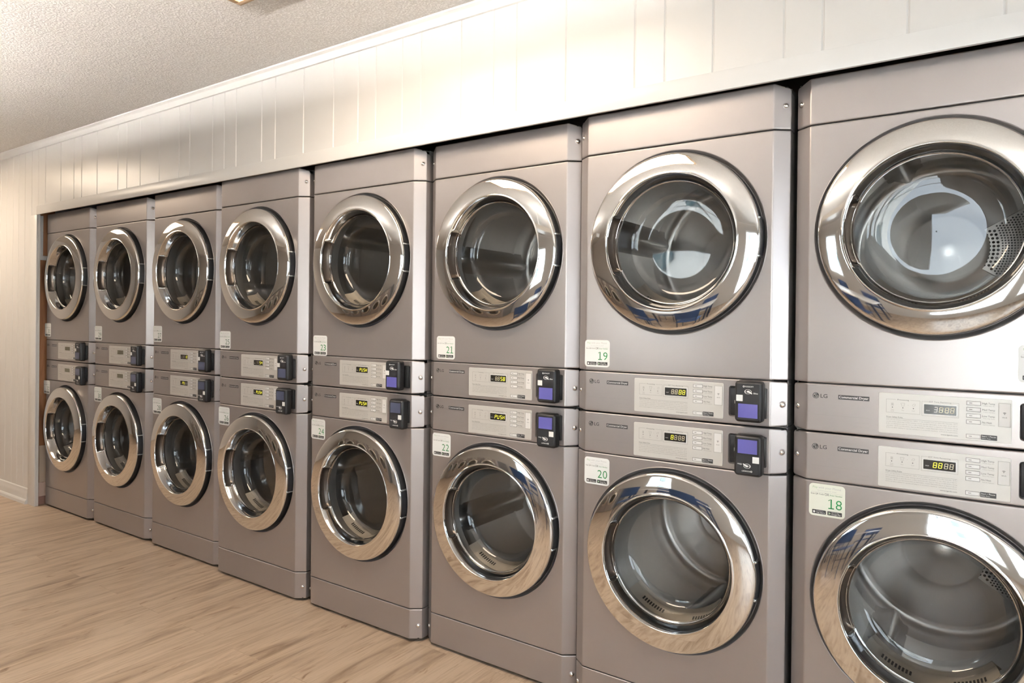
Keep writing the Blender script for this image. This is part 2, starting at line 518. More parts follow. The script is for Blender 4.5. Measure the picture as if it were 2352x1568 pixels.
# ------------------------------------------------------------------ door
def make_door(parent, zc):
    N = 128
    ring = MB()
    prof = [(.2700, .004), (.2712, -.016), (.2716, -.0215), (.2714, -.0240), (.2708, -.0262), (.2697, -.0280), (.2682, -.0294), (.2664, -.0304), (.2645, -.0311)]
    R, y = .2645, -.0311
    for k in range(14):                    # gently dished cone, flatter towards the glass
        R2 = .2645 + (.2112 - .2645) * (k + 1) / 14
        y -= (R - R2) * math.tan(radians(13.5 - 8.5 * (k + .5) / 14)); R = R2
        prof.append((R, y))
    prof += [(.2104, y - .0004), (.2096, y - .0012), (.2086, y - .0014), (.2078, y - .0008), (.2070, -.0398), (.2062, -.0375)]
    ring.lathe(prof, 0, zc, 'chrome', N)
    d = ring.build('door', parent, sharp=50)
    # black side wall of the door
    g = MB()
    g.lathe([(.2600, .012), (.2690, .0125), (.2722, .011), (.2730, .006), (.2730, -.017), (.2724, -.0205), (.2712, -.021), (.265, -.021)], 0, zc, 'black_plastic', N)
    g.build('door_gasket', d)
    # chrome cone between rim and glass; a finger pocket is let into it on the left
    b = MB(); rows = []
    pr = [(.2062, -.0375), (.2035, -.0335), (.1995, -.0240), (.1960, -.0130), (.1930, -.0040), (.1905, .0015), (.1880, .0030), (.1868, .0030)]
    half = radians(26)
    for j, (R, y) in enumerate(pr):
        row = []
        for k in range(N):
            t = 2 * pi * k / N
            dd = abs(atan2(sin(t - pi), cos(t - pi)))
            w = 0.
            if 1 <= j <= 5:
                w = min(max((half - dd) / radians(4.), 0), 1); w = w * w * (3 - 2 * w)
            depth = (0, .35, 1, 1, .9, .35, 0, 0)[j] * w
            R2 = R + depth * .0135; y2 = y + depth * .010
            row.append((R2 * cos(t), y2, zc + R2 * sin(t)))
        rows.append(row)
    b.grid(rows, 'chrome_dark', True)
    pk = b.mat('pocket')
    for fi, f in enumerate(b.f):
        c_ = sum((Vector(b.v[q]) for q in f), Vector()) / 4
        t = atan2(c_.z - zc, c_.x); dd = abs(atan2(sin(t - pi), cos(t - pi)))
        if dd < half - radians(2) and -.036 < c_.y < .006: b.mi[fi] = pk
    b.build('inner_bezel', d, sharp=60)
    h = MB(); pts = []
    def cone(u, t): # u 0..1 across the cone
        R = .2052 + (.1915 - .2052) * u; y = -.0372 + (-.001 + .0372) * u
        return (R * cos(t), y - .0006, zc + R * sin(t))
    m_ = 22
    for k in range(m_ + 1): pts.append(cone(.04, pi - half + 2 * half * k / m_))
    for k in range(1, 8):
        a = pi * k / 8; pts.append(cone(.5 - .46 * cos(a), pi + half + radians(3.4) * sin(a)))
    for k in range(m_ + 1): pts.append(cone(.96, pi + half - 2 * half * k / m_))
    for k in range(1, 8):
        a = pi * k / 8; pts.append(cone(.5 + .46 * cos(a), pi - half - radians(3.4) * sin(a)))
    h.tube(pts, .0011, 'chrome', 6, True)
    h.build('door_handle', d)
    gl = MB()
    gl.lathe([(.1885, -.0015), (.1872, -.0040), (.1855, -.0025), (.1840, .0040), (.1815, .018), (.1780, .036), (.1735, .053), (.1665, .066), (.1560, .0735), (.1400, .0765), (.10, .0775), (.05, .0780), (.002, .0780)], 0, zc, 'door_glass', N)
    gl.build('door_glass', d, sharp=60)
    sl = MB()
    sl.lathe([(.1868, .003), (.1895, .006), (.193, .010), (.205, .013), (.240, .014), (.258, .012)], 0, zc, 'rubber', N)
    sl.build('door_seal', d)
    hg = MB()
    a = radians(11.5)
    hg.lathe([(.2660, -.0212), (.2738, -.0205), (.2752, -.016), (.2752, .008), (.2660, .0105)], 0, zc, 'reader_face', 10, -a, a)
    for sg in (-1, 1):
        t = sg * radians(11.5)
        x, z = .2722 * cos(t), zc + .2722 * sin(t)
        hg.lathe([(.0001, -.0262), (.0028, -.0258), (.0044, -.024), (.0046, -.012), (.0046, .010)], x, z, 'hinge_pin', 12)
    hg.build('door_hinge', d)
    return d

# ------------------------------------------------------------------ drum seen through the glass
def make_drum(parent, zc, spin, lint=True):
    N = 96
    mb = MB()
    mb.lathe([(.2080, .020), (.2085, .052), (.2120, .060), (.2300, .066), (.2700, .072), (.2790, .078), (.2820, .090)], 0, zc, 'drum', N)
    mb.lathe([(.2820, .090), (.2820, .150), (.2800, .156), (.2800, .166), (.2820, .172), (.2820, .500), (.2800, .506), (.2800, .516), (.2820, .522), (.2820, .572), (.2790, .592), (.2700, .606), (.2560, .612), (.2500, .6125), (.2450, .6095), (.2380, .6085), (.1500, .6060),
              (.1200, .6050), (.1120, .5990), (.1040, .5970), (.0400, .5960), (.0300, .592), (.0010, .5915)], 0, zc, 'drum', N)
    dr = mb.build('drum', parent, sharp=40)
    for k in range(3):
        t0 = spin + k * 2 * pi / 3
        lf = MB(); rows = []
        for y, hgt in ((.095, .002), (.11, .034), (.16, .044), (.33, .050), (.52, .044), (.575, .034), (.59, .002)):
            row = []
            for da, q in ((-.20, 0.), (-.13, .18), (-.075, .62), (-.035, .94), (0, 1.), (.035, .94), (.075, .62), (.13, .18), (.20, 0.)):
                R = .2818 - hgt * q
                t = t0 + da
                row.append((R * cos(t), y, zc + R * sin(t)))
            rows.append(row)
        lf.grid(rows, 'drum')
        lf.build('drum_lifter', dr, sharp=60)
    # perforated hot-air grille on the rear wall
    gv = MB(); a0, a1 = radians(-34), radians(30); yv = .6035
    pts = [(.105 * cos(a0 + (a1 - a0) * k / 12), .105 * sin(a0 + (a1 - a0) * k / 12)) for k in range(13)]
    pto = [(.243 * cos(a1 + (a0 - a1) * k / 20), .243 * sin(a1 + (a0 - a1) * k / 20)) for k in range(21)]
    lp = pts + pto
    n = len(lp); cx = sum(p[0] for p in lp) / n; cz = sum(p[1] for p in lp) / n
    front = [(p[0], yv, zc + p[1]) for p in lp]
    back = [(cx + (p[0] - cx) * 1.05, .612, zc + cz + (p[1] - cz) * 1.05) for p in lp]
    gv.grid([back, front], 'drum', True); gv.add(front, [list(range(n))], 'drum')
    k = 0; R = .116
    while R < .238:
        sz = .0042 if R < .150 else .0027
        step = (.0125 if R < .150 else .0082)
        na = int((a1 - a0) * R / step); 
        for j in range(1, na):
            t = a0 + (a1 - a0) * (j + .5 * (k % 2)) / (na + .5)
            gv.disc(R * cos(t), zc + R * sin(t), yv - .0006, sz, 'slot_dark', 8)
        R += (.0115 if R < .150 else .0078); k += 1
    gv.build('rear_grille', dr)

def make_filter(parent, zc):
    mb = MB()
    a0, a1 = radians(222), radians(318)
    mb.lathe([(.2075, .050), (.2040, .062), (.1960, .086), (.1900, .092), (.1780, .094), (.1770, .098), (.2070, .110)], 0, zc, 'filter_plastic', 40, a0, a1)
    for k in range(9):
        for s0 in (236, 286):
            t = radians(s0 + k * 2.6); e = radians(.75)
            q = []
            for R, y in ((.2024, .0667), (.1975, .0814)):
                q.append((R, y))
            vs = []
            for (R, y) in q:
                for tt in (t - e, t + e):
                    R2 = R - .0009; vs.append((R2 * cos(tt), y - .0006, zc + R2 * sin(tt)))
            mb.add(vs, [[0, 1, 3, 2]], 'slot_dark')
    mb.build('lint_filter', parent)

# ------------------------------------------------------------------ printed matter
SEG = {'0': 'abcdef', '1': 'bc', '2': 'abged', '3': 'abgcd', '4': 'fgbc', '5': 'afgcd', '6': 'afgedc', '7': 'abc', '8': 'abcdefg', '9': 'abcdfg',
       'P': 'abefg', 'U': 'bcdef', 'S': 'afgcd', 'H': 'bcefg', ' ': ''}
def seven(mb, x, z, w, h, ch, on, offm, y, slant=.12):
    t = w * .17
    def sx(px, pz): return (x + px + slant * pz, y, z + pz)
    S = {'a': ((t * .6, h - t), (w - t * .6, h - t), (w - t * .6, h), (t * .6, h)), 'd': ((t * .6, 0), (w - t * .6, 0), (w - t * .6, t), (t * .6, t)),
         'g': ((t * .6, h / 2 - t / 2), (w - t * .6, h / 2 - t / 2), (w - t * .6, h / 2 + t / 2), (t * .6, h / 2 + t / 2)),
         'f': ((0, h / 2 + t * .3), (t, h / 2 + t * .3), (t, h - t * .6), (0, h - t * .6)), 'e': ((0, t * .6), (t, t * .6), (t, h / 2 - t * .3), (0, h / 2 - t * .3)),
         'b': ((w - t, h / 2 + t * .3), (w, h / 2 + t * .3), (w, h - t * .6), (w - t, h - t * .6)), 'c': ((w - t, t * .6), (w, t * .6), (w, h / 2 - t * .3), (w - t, h / 2 - t * .3))}
    for k, q in S.items():
        lit = k in SEG[ch]
        key = on if lit else offm
        if key: mb.add([sx(*p) for p in q], [[0, 1, 2, 3]], key)

def display_mesh(z, state):
    """state: list of (char, lit key) for four digits, or None for an idle display"""
    mb = MB(); x0, x1 = -.0173, .0524; z0, z1 = z + .0566, z + .0806
    mb.slab(x0 - .0022, x1 + .0022, z0 - .0022, z1 + .0022, -.0008, -.0026, .002, 'plate_edge', 3)
    idle = state is None
    mb.rrect(x0, x1, z0, z1, -.0029, .001, 'lcd_idle' if idle else 'lcd', 3)
    y = -.0031
    w, h = .0082, .0138
    for k in range(4):
        x = x0 + .0205 + k * .0115 + (.001 if k > 1 else 0)
        if idle: seven(mb, x, z0 + .005, w, h, '8', 'seg_idle', None, y)
        else:
            ch, key = state[k]; seven(mb, x, z0 + .005, w, h, ch, key, 'seg_off' if ch == ' ' else None, y)
    if not idle:
        mb.text('Wi-Fi', x0 + .004, z0 + .0075, y, .0026, 'white_ink')
    return mb.mesh('display')

RULES = ["1) Do not dry articles containing foam, rubber, or any similarly textured rubber-like materials.  2) Do",
         "not dry articles which may contain cleaning solvents, gasoline, flammable, or any other oils or vapors.",
         "3) Do not attempt to open the door or place hands into the dryer to remove or add clothes during",
         "operation.  4) Do not dry articles that are flammable, contain flammable fumes or dust products.",
         "5) Do not allow children to operate and play in or around the machines.  6) Read the instructions."]

def make_plate(parent, z):
    """z: height of the plate's lower edge"""
    mb = MB(); y = -.0022
    mb.slab(-.1205, .1645, z, z + .1055, .0002, -.0018, .0035, 'plate_silver', 4, 'plate_edge')
    L = .0006
    # processing box, broken under its heading
    mb.rect(-.1027, -.0266, z + .0545, z + .0545 + L, y, 'ink_light')
    for x in (-.1027, -.0266): mb.rect(x, x + L, z + .0545, z + .0895, y, 'ink_light')
    mb.rect(-.1027, -.080, z + .0890, z + .0896, y, 'ink_light'); mb.rect(-.048, -.026, z + .0890, z + .0896, y, 'ink_light')
    mb.text('Processing', -.064, z + .0877, y, .0032, 'ink', w=.026, align='C')
    for k, (nm, nm2) in enumerate((('Time', 'Sense'), ('Dry', ''), ('Cool', ''))):
        cx = -.0885 + k * .0238
        mb.disc(cx, z + .0688, y, .0013, 'ink', 10)
        mb.text(nm, cx, z + .0615, y, .0024, 'ink_light', align='C')
        if nm2: mb.text(nm2, cx, z + .0577, y, .0024, 'ink_light', align='C')
    # small pictograms: heat lines, shirt, leaf
    for j in range(4): mb.rect(-.0912, -.0858, z + .0735 + j * .0018, z + .0743 + j * .0018, y, 'ink_light')
    sh = [(-.0045, .0035), (-.0018, .0042), (0, .0032), (.0018, .0042), (.0045, .0035), (.0038, .0008), (.0027, .001), (.0027, -.004), (-.0027, -.004), (-.0027, .001), (-.0038, .0008)]
    for a in range(len(sh)):
        p, q = Vector(sh[a]), Vector(sh[(a + 1) % len(sh)]); d = (q - p).normalized(); nn = Vector((-d.y, d.x)) * .00025
        mb.add([(-.0647 + w_.x, y, z + .0772 + w_.y) for w_ in (p - nn, q - nn, q + nn, p + nn)], [[0, 1, 2, 3]], 'ink_light')
    mb.disc(-.0530, z + .0765, y, .0006, 'ink_light', 8)
    lf = [(cos(t) * .0048 * (1 if cos(t) > 0 else .6), sin(t) * .0024) for t in [2 * pi * k / 14 for k in range(14)]]
    for a in range(14):
        p, q = Vector(lf[a]), Vector(lf[(a + 1) % 14]); d = (q - p).normalized(); nn = Vector((-d.y, d.x)) * .00025
        c_, s_ = cos(.6), sin(.6)
        mb.add([(-.0405 + w_.x * c_ - w_.y * s_, y, z + .0772 + w_.x * s_ + w_.y * c_) for w_ in (p - nn, q - nn, q + nn, p + nn)], [[0, 1, 2, 3]], 'ink_light')
    # time box
    mb.rect(-.0222, .0574, z + .0525, z + .0531, y, 'ink_light')
    for x in (-.0222, .0568): mb.rect(x, x + L, z + .0525, z + .0895, y, 'ink_light')
    mb.rect(-.0222, -.0075, z + .0890, z + .0896, y, 'ink_light'); mb.rect(.0425, .0574, z + .0890, z + .0896, y, 'ink_light')
    mb.text('EST Time Remaining', .0176, z + .0877, y, .0032, 'ink', w=.0475, align='C')
    # safety rules
    mb.text('Dryer Safety Rules', -.1020, z + .0420, y, .0034, 'ink', w=.037)
    mb.rect(-.1020, .0556, z + .0400, z + .0404, y, 'ink')
    for k, t in enumerate(RULES):
        mb.text(t, -.1020, z + .0352 - k * .0052, y, .0029, 'ink_light', w=.1576)
    mb.text('www.lgecls.com', .0556, z + .0068, y, .0034, 'ink', w=.036, align='R')
    # captions
    for k, (t, u) in enumerate((('High Temp', 'Towels, Jeans, Mix'), ('Med Temp', 'T-shirts, Poly Blend'), ('Low Temp', 'Sheer, Poly, Rayon'), ('No Heat', 'Fluff, No Additional'))):
        zz = z + .0925 - k * .0155
        mb.text(t, .1055, zz - .0012, y, .0042, 'ink', w=.0255 if k < 3 else .0195)
        mb.text(u, .1075, zz - .0060, y, .0022, 'ink_light', w=.0235)
    mb.rrect(.1035, .1360, z + .0044, z + .0168, y, .0006, 'badge_black', 3)
    mb.text('Start / Pause', .1052, z + .0112, y - .0002, .0036, 'white_ink', w=.0285)
    mb.text('Select, Press', .1052, z + .0066, y - .0002, .0024, 'white_ink', w=.018)
    p = mb.build('control_plate', parent)
    for k in range(5):
        zz = z + .0925 - k * .0155 if k < 4 else z + .0108
        b = MB()
        b.slab(.0730, .1025, zz - .0050, zz + .0050, -.001, -.0030, .001, 'button_white', 3, 'ink_light')
        b.frame(.0730, .1025, zz - .0050, zz + .0050, -.0032, .0007, 'ink')
        b.rrect(.0785, .0850, zz - .0006, zz + .0006, -.0033, .0004, 'ink', 2)
        b.build('control_button', p)
    b = MB()
    b.slab(.1382, .1620, z + .0395, z + .0968, -.001, -.0028, .0012, 'button_white', 3, 'ink_light')
    b.frame(.1382, .1620, z + .0395, z + .0968, -.0030, .0005, 'ink_light')
    cx, cz = .1501, z + .0695
    for r in (.0016, .0032, .0048):
        q = [(cx + (r + s_) * cos(t), -.0031, cz + (r + s_) * sin(t)) for s_ in (-.0004, .0004) for t in [radians(50 + 80 * k / 8) for k in range(9)]]
        b.add(q, [[k, k + 1, 10 + k, 9 + k] for k in range(8)], 'ink')
    b.disc(cx, cz, -.0031, .0006, 'ink', 8)
    b.text('Wi-Fi', cx, cz - .0088, -.0031, .0030, 'ink', align='C')
    b.build('wireless_button', p)
    return p

def make_lettering(parent, z):
    """z: same datum as the plate's lower edge"""
    mb = MB(); y = -.0006; cx, cz = -.2752, z + .0862
    mb.disc(cx, cz, y, .0084, 'ink_dark', 28)
    y2 = y - .0002
    # stroke face in the roundel
    q = [(cx + r * cos(t), y2, cz + r * sin(t)) for r in (.0060, .0067) for t in [radians(70 + 280 * k / 24) for k in range(25)]]
    mb.add(q, [[k, k + 1, 26 + k, 25 + k] for k in range(24)], 'plate_silver')
    mb.rect(cx - .0004, cx + .0004, cz - .0032, cz + .0040, y2, 'plate_silver'); mb.rect(cx - .0004, cx + .0030, cz - .0032, cz - .0025, y2, 'plate_silver')
    mb.rect(cx + .0022, cx + .0062, cz - .0004, cz + .0003, y2, 'plate_silver')
    mb.disc(cx - .0030, cz + .0025, y2, .0011, 'plate_silver', 10)
    mb.text('LG', -.2632, cz - .0052, y, .0103, 'ink_dark', w=.0176, bold=.012)
    mb.rrect(-.2185, -.1425, z + .0795, z + .0915, y, .0006, 'badge_black', 2)
    mb.text('Commercial Dryer', -.1805, z + .0830, y2, .0062, 'white_ink', w=.0715, align='C', bold=.008)
    mb.rect(-.2835, -.1425, z + .0333, z + .0345, y, 'ink_light')
    mb.text('Ultra Capacity', -.1425, z + .0180, y, .0040, 'ink_light', w=.0335, align='R')
    mb.text('Quick Operation', -.1425, z + .0070, y, .0040, 'ink_light', w=.0390, align='R')
    mb.build('panel_lettering', parent)

def sticker_mesh(num, style):
    """Origin at the sticker's lower left corner"""
    mb = MB(); W, H = .0915, .0890
    paper = 'sticker_cream' if style == 'cream' else 'sticker_white'
    mb.slab(0, W, 0, H, .0000, -.0006, .0105, paper, 6)
    y = -.0009
    mb.text('Pay', .0095, .0765, y, .0056, 'pale_green', w=.0125)
    mb.text('with your Phone', .0240, .0765, y, .0056, 'pale_grey', w=.0570)
    mb.text('See front poster for details', W / 2, .0695, y, .0028, 'pale_grey', w=.048, align='C')
    mb.rect(.006, W - .006, .0655, .0660, y, 'pale_grey')
    mb.text('Scan QR Code', .0048, .0590, y, .0042, 'ink', w=.0330)
    mb.text('OR', .0400, .0582, y, .0064, 'ink', w=.0112)
    mb.text('Enter Number', .0535, .0590, y, .0038, 'green', w=.0315)
    nk = 'dark_green' if style == 'far' else 'green'
    h = .0262; x0 = .0480; w_ = .0178
    for ch in str(num):
        if ch == '1':
            for q in ([(.0072, .0), (.0104, .0), (.0104, h), (.0072, h)], [(.0018, .0), (.0160, .0), (.0160, .0028), (.0018, .0028)], [(.0072, h), (.0085, h), (.0020, h * .80), (.0020, h * .90)]):
                mb.add([(x0 + a, y, .0235 + c) for a, c in q], [[0, 1, 2, 3]], nk)
        else:
            mb.text(ch, x0 + w_ / 2, .0235, y, h, nk, w=.0155, align='C', bold=-.006)
        x0 += .0192
    for x0, x1, t1, t2 in ((.0085, .0440, 'Download on the', 'App Store'), (.0475, .0840, 'GET IT ON', 'Google Play')):
        mb.rrect(x0, x1, .0060, .0168, y, .0016, 'badge_black', 3)
        mb.text(t1, x0 + .0105, .0132, y - .0002, .0019, 'white_ink', w=.018)
        mb.text(t2, x0 + .0105, .0082, y - .0002, .0038, 'white_ink', w=(x1 - x0) - .0135)
        if x0 < .02: mb.disc(x0 + .0052, .0110, y - .0002, .0030, 'white_ink', 14)
        else: mb.add([(x0 + .0032, y - .0002, .0076), (x0 + .0085, y - .0002, .0113), (x0 + .0032, y - .0002, .0150)], [[0, 1, 2]], 'pale_green')
    return mb.mesh('number_sticker')

def make_reader(parent, zb, flip, dx=0., dy=0., blue=True):
    """Cashless card reader on its bracket. zb: lower edge of the reader. flip: mounted upside down."""
    x0, x1 = .2085, .2860; W = x1 - x0; H = .1180
    cx, cz = (x0 + x1) / 2, zb + H / 2
    bk = MB()
    hz = parent['pocket']
    bk.box(.1835, .2850, .0040, .0100, hz[0] + .0045, hz[1] - .0045, 'reader_face', .0015)
    bk.box(x0 + .012, .2900, -.0105, .0045, hz[0] + .0020, hz[1] - .0020, 'reader_black', .0020)
    bk.rect(.196, .2000, hz[0] + .038, hz[0] + .048, .0036, 'white_ink'); bk.rect(.196, .2065, hz[0] + .038, hz[0] + .0405, .0036, 'white_ink')
    body = MB()
    Y0, Y1 = -.0105, -.0420
    e = .0075
    loops = [(.002, Y0), (0, Y0 - .002), (0, Y1 + .010), (.0012, Y1 + .0055), (.0040, Y1 + .0018), (e, Y1)]
    rows = []
    for ins, y in loops:
        rows.append([(a, y, c) for a, c in rr_pts(-W / 2 + ins, W / 2 - ins, -H / 2 + ins, H / 2 - ins, max(.011 - ins * .9, .002), 5)])
    body.grid(rows, 'reader_black', True)
    pr = rows[-1]; body.add(pr, [list(range(len(pr)))], 'reader_face')
    pr = rows[0]; body.add(list(reversed(pr)), [list(range(len(pr)))], 'reader_black')
    yf = Y1 - .0003
    # lettering
    body.disc(-.0120, .0435, yf, .0027, 'white_ink', 14); body.disc(-.0120, .0435, yf - .0001, .0014, 'reader_face', 10)
    body.text('KIOSOFT', -.0080, .0418, yf, .0036, 'white_ink', w=.0235, bold=.01)
    ex, ez = .0000, .0290
    q = [(ex + r * 1.5 * cos(t), yf, ez + r * sin(t)) for r in (.0058, .0067) for t in [2 * pi * k / 24 for k in range(25)]]
    body.add(q, [[k, k + 1, 26 + k, 25 + k] for k in range(24)], 'white_ink')
    hand = [(-.0045, -.0010), (-.0015, .0028), (.0030, .0030), (.0125, -.0050), (.0100, -.0066), (.0060, -.0038), (.0020, -.0030)]
    body.add([(ex + a, yf - .0001, ez + c) for a, c in hand], [list(range(len(hand)))], 'white_ink')
    for r in (.0020, .0036):
        q = [(ex - .0045 + s_ * cos(t), yf - .0001, ez + s_ * sin(t)) for s_ in (r, r + .0006) for t in [radians(120 + 120 * k / 8) for k in range(9)]]
        body.add(q, [[k, k + 1, 10 + k, 9 + k] for k in range(8)], 'white_ink')
    body.text('Elite', .0155, .0232, yf, .0040, 'white_ink', w=.0120, bold=.01)
    body.rrect(-.0330, -.0145, .0010, .0190, yf, .0006, 'sticker_white', 2)
    rd = body.build('card_reader', parent)
    scr = MB()
    s = 1
    scr.frame(-.0300, .0300, -.0485, -.0030, Y1 - .0004, .0028, 'reader_black')
    scr.rrect(-.0272, .0272, -.0457, -.0058, Y1 - .0004, .001, 'screen_blue' if blue else 'screen_slate', 3)
    so = scr.build('reader_screen', rd)
    rd.location = (cx + dx, dy, cz)
    if flip: rd.rotation_euler = (0, pi, 0)
    b = bk.build('reader_bracket', parent)
    return rd, b

# ------------------------------------------------------------------ dryers
Z = dict(T=1.966, S1=1.836, S2=1.1211, S3=.9876, S4=.8522, S5=.1313)
G = .0015
def make_lower():
    r = empty('dryer', (0, 0, 0))
    c = MB(); shell(c, .012, Z['S5'] - G); c.build('kick_panel', r)
    front_panel(Z['S5'] + G, Z['S4'] - G, .5480).build('front_panel', r)
    hz = (Z['S4'] + .0185, Z['S4'] + .1085); r['pocket'] = hz
    control_panel(Z['S4'] + G, Z['S3'] - .0035, hz[0], hz[1], True).build('control_panel', r)
    b = MB(); H = Z['S3'] - .003
    cab(b, .012, H); b.build('cabinet', r)
    for sx in (-1, 1):
        for y in (.10, .68):
            f = MB(); f.lathe_z = None
            n = 12
            rows = [[(sx * .28 + R * cos(2 * pi * k / n), y + R * sin(2 * pi * k / n), zz) for k in range(n)] for R, zz in ((.022, 0), (.022, .008), (.010, .010), (.010, .0135))]
            f.grid(rows, 'black_plastic', True); f.add(rows[0], [list(range(n))], 'black_plastic')
            f.build('levelling_foot', r)
    make_door(r, .5480); make_drum(r, .5480, radians(200)); make_filter(r, .5480)
    make_plate(r, Z['S4'] + .0078); make_lettering(r, Z['S4'] + .0078)
    screws(r, (.0650, Z['S4'] + .0648))
    return r

def cab(b, z0, z1):
    x = .3345; y0, y1 = .052, .74
    # open-fronted sheet steel box with an inner front frame
    for a in ((-x, -x + .002, y0, y1, z0, z1), (x - .002, x, y0, y1, z0, z1), (-x + .002, x - .002, y0, y1, z1 - .002, z1), (-x + .002, x - .002, y0, y1, z0, z0 + .002), (-x + .002, x - .002, y1 - .002, y1, z0 + .002, z1 - .002)):
        b.box(*a, 'galv')
    # dark returns seen in the seams
    for zz in (z0 + .0025, z1 - .0045): b.box(-x + .004, x - .004, .020, y0, zz, zz + .002, 'dark_body')
    zs = (Z['S5'], Z['S4']) if z0 > .001 else (Z['S2'] - Z['S3'], Z['S1'] - Z['S3'])
    for zz in zs: b.box(-.300, .300, .0125, .030, zz - .008, zz + .008, 'dark_body')

def make_upper():
    r = empty('dryer', (0, 0, 0)); o = Z['S3']
    t = MB(); shell(t, Z['S1'] - o + G, Z['T'] - o, rc1=.022); t.build('top_panel', r)
    front_panel(Z['S2'] - o + G, Z['S1'] - o - G, .5434).build('front_panel', r)
    hz = (.0225, .1125); r['pocket'] = hz
    control_panel(.0010, Z['S2'] - o - G, hz[0], hz[1], False).build('control_panel', r)
    b = MB(); cab(b, 0., Z['T'] - o - .006); b.build('cabinet', r)
    make_door(r, .5434); make_drum(r, .5434, radians(160)); make_filter(r, .5434)
    make_plate(r, .0130); make_lettering(r, .0130)
    screws(r, (.0660, .9160))
    return r

def copy_tree(o, parent=None):
    c = o.copy(); COL.objects.link(c)
    if parent: c.parent = parent
    for ch in list(o.children): copy_tree(ch, c)
    return c

lower0 = make_lower(); upper0 = make_upper()

CX = [-.0428, .6377, 1.3337, 2.0215, 2.7161, 3.4019, 4.0917, 4.7833]
DY = [.0075, .0106, .0051, -.0233, -.0127, .0157, -.0084, .0055]
UP = [31, 29, 27, 25, 23, 21, 19, 17]
# sticker lower-left corner: (u, z)
ST = {31: (-.325, 1.143), 29: (-.306, 1.134), 27: (-.303, 1.144), 25: (-.303, 1.127), 23: (-.2965, 1.120), 21: (-.2825, 1.132), 19: (-.3010, 1.1345), 17: (.1755, 1.150),
      32: (-.335, .757), 30: (-.306, .757), 28: (-.302, .741), 26: (-.306, .748), 24: (-.3040, .7495), 22: (-.2990, .7520), 20: (-.2975, .7460), 18: (-.2895, .7550)}
L, Pp, O = 'seg_lit', 'seg_pale', 'seg_off'
PUSH = [('P', L), ('U', L), ('S', L), ('H', L)]
DISP = {31: None, 32: None, 29: None, 30: None, 27: [(' ', None), (' ', None), ('1', L), ('0', L)], 28: [('P', L), ('U', L), (' ', None), (' ', None)],
        25: [(' ', None), (' ', None), ('5', L), ('4', L)], 26: PUSH, 23: PUSH, 24: PUSH, 21: [('8', Pp), ('8', Pp), ('5', L), ('8', L)], 22: PUSH,
        19: [('8', Pp), ('8', Pp), ('8', L), ('8', L)], 20: [('8', L), ('8', Pp), ('8', Pp), ('8', Pp)], 17: [('3', 'white_ink'), ('8', Pp), ('8', Pp), ('8', Pp)], 18: [('8', L), ('8', L), ('8', Pp), ('8', Pp)]}
LAB = {17: 'upper taupe dryer at the right end of the row, perforated grille inside its drum',
       18: 'lower taupe dryer with the cream sticker reading 18, right end of the row',
       19: 'upper taupe dryer with the white sticker reading 19 in green', 20: 'lower taupe dryer with the white sticker reading 20 in green',
       21: 'upper taupe dryer with the white sticker reading 21 in green', 22: 'lower taupe dryer with the white sticker reading 22, display showing PUSH',
       23: 'upper taupe dryer with the white sticker reading 23, display showing PUSH', 24: 'lower taupe dryer with the white sticker reading 24, display showing PUSH',
       25: 'upper taupe dryer with the white sticker reading 25', 26: 'lower taupe dryer with the white sticker reading 26',
       27: 'upper taupe dryer with the white sticker reading 27', 28: 'lower taupe dryer with the white sticker reading 28',
       29: 'upper taupe dryer with the white sticker reading 29, idle display, second from the timber stud', 30: 'lower taupe dryer with the white sticker reading 30, idle display, second from the timber stud',
       31: 'upper taupe dryer in the end stack beside the timber stud, idle display', 32: 'lower taupe dryer in the end stack beside the timber stud, idle display'}
RDX = {23: (-.012, -.006), 24: (.004, 0), 26: (-.004, -.004), 32: (.004, .0)}
GROUP = 'stacked commercial dryers in the alcove'
TURN = {19: radians(8), 17: radians(75), 18: radians(40), 20: radians(70)}
disp_cache = {}
for i in range(8):
    for low in (False, True):
        num = UP[i] + (1 if low else 0)
        src = lower0 if low else upper0
        d = src if i == 0 else copy_tree(src)
        zb = 0. if low else Z['S3']
        d.location = (CX[i], DY[i], zb)
        d['_num'] = num
# per-dryer pieces are added after copying so that every dryer gets its own
roots = {o['_num']: o for o in COL.objects if '_num' in o.keys()}
for num, d in roots.items():
    low = num % 2 == 0
    zb = d.location.z
    zc = .5480 if low else .5434
    phi = TURN.get(num, random.Random(num).uniform(0, 2.1))
    for c in d.children:
        if c.name.startswith('drum'):
            for q in c.children:
                if q.name.startswith('drum_lifter'):
                    q.rotation_euler = (0, -phi, 0); q.location = (zc * sin(phi), 0, zc - zc * cos(phi))
    plate = [c for c in d.children if c.name.startswith('control_plate')][0]
    key = str(DISP[num]) + str(low)
    pz = (Z['S4'] + .0078) if low else .0130
    if key not in disp_cache: disp_cache[key] = display_mesh(pz + .0015, DISP[num])
    o = bpy.data.objects.new('display', disp_cache[key]); COL.objects.link(o); o.parent = plate
    style = 'cream' if num == 18 else ('far' if num >= 25 else 'near')
    u, z = ST[num]
    s = bpy.data.objects.new('number_sticker', sticker_mesh(num, style)); COL.objects.link(s); s.parent = d
    s.location = (u, -.0001, z - zb)
    dx, dy = RDX.get(num, (0, 0))
    blue = num in (19, 20, 21, 22, 23, 17, 18)
    make_reader(d, (Z['S4'] - .0040) if low else .0140, low, dx, dy, blue)
    tag(d, LAB[num], 'dryer', GROUP)
for d in roots.values():
    del d['_num']
    if 'pocket' in d.keys(): del d['pocket']

# ------------------------------------------------------------------ room
YW = -.040                 # painted face of the dryer wall
CH = 2.44                  # ceiling height
XL, XR, YF = -3.3, 8.2, -4.7
def single(name, fn, kind=True, label=None, sharp=32):
    mb = MB(); fn(mb); o = mb.build(name, sharp=sharp)
    if kind: struct(o, label)
    return o

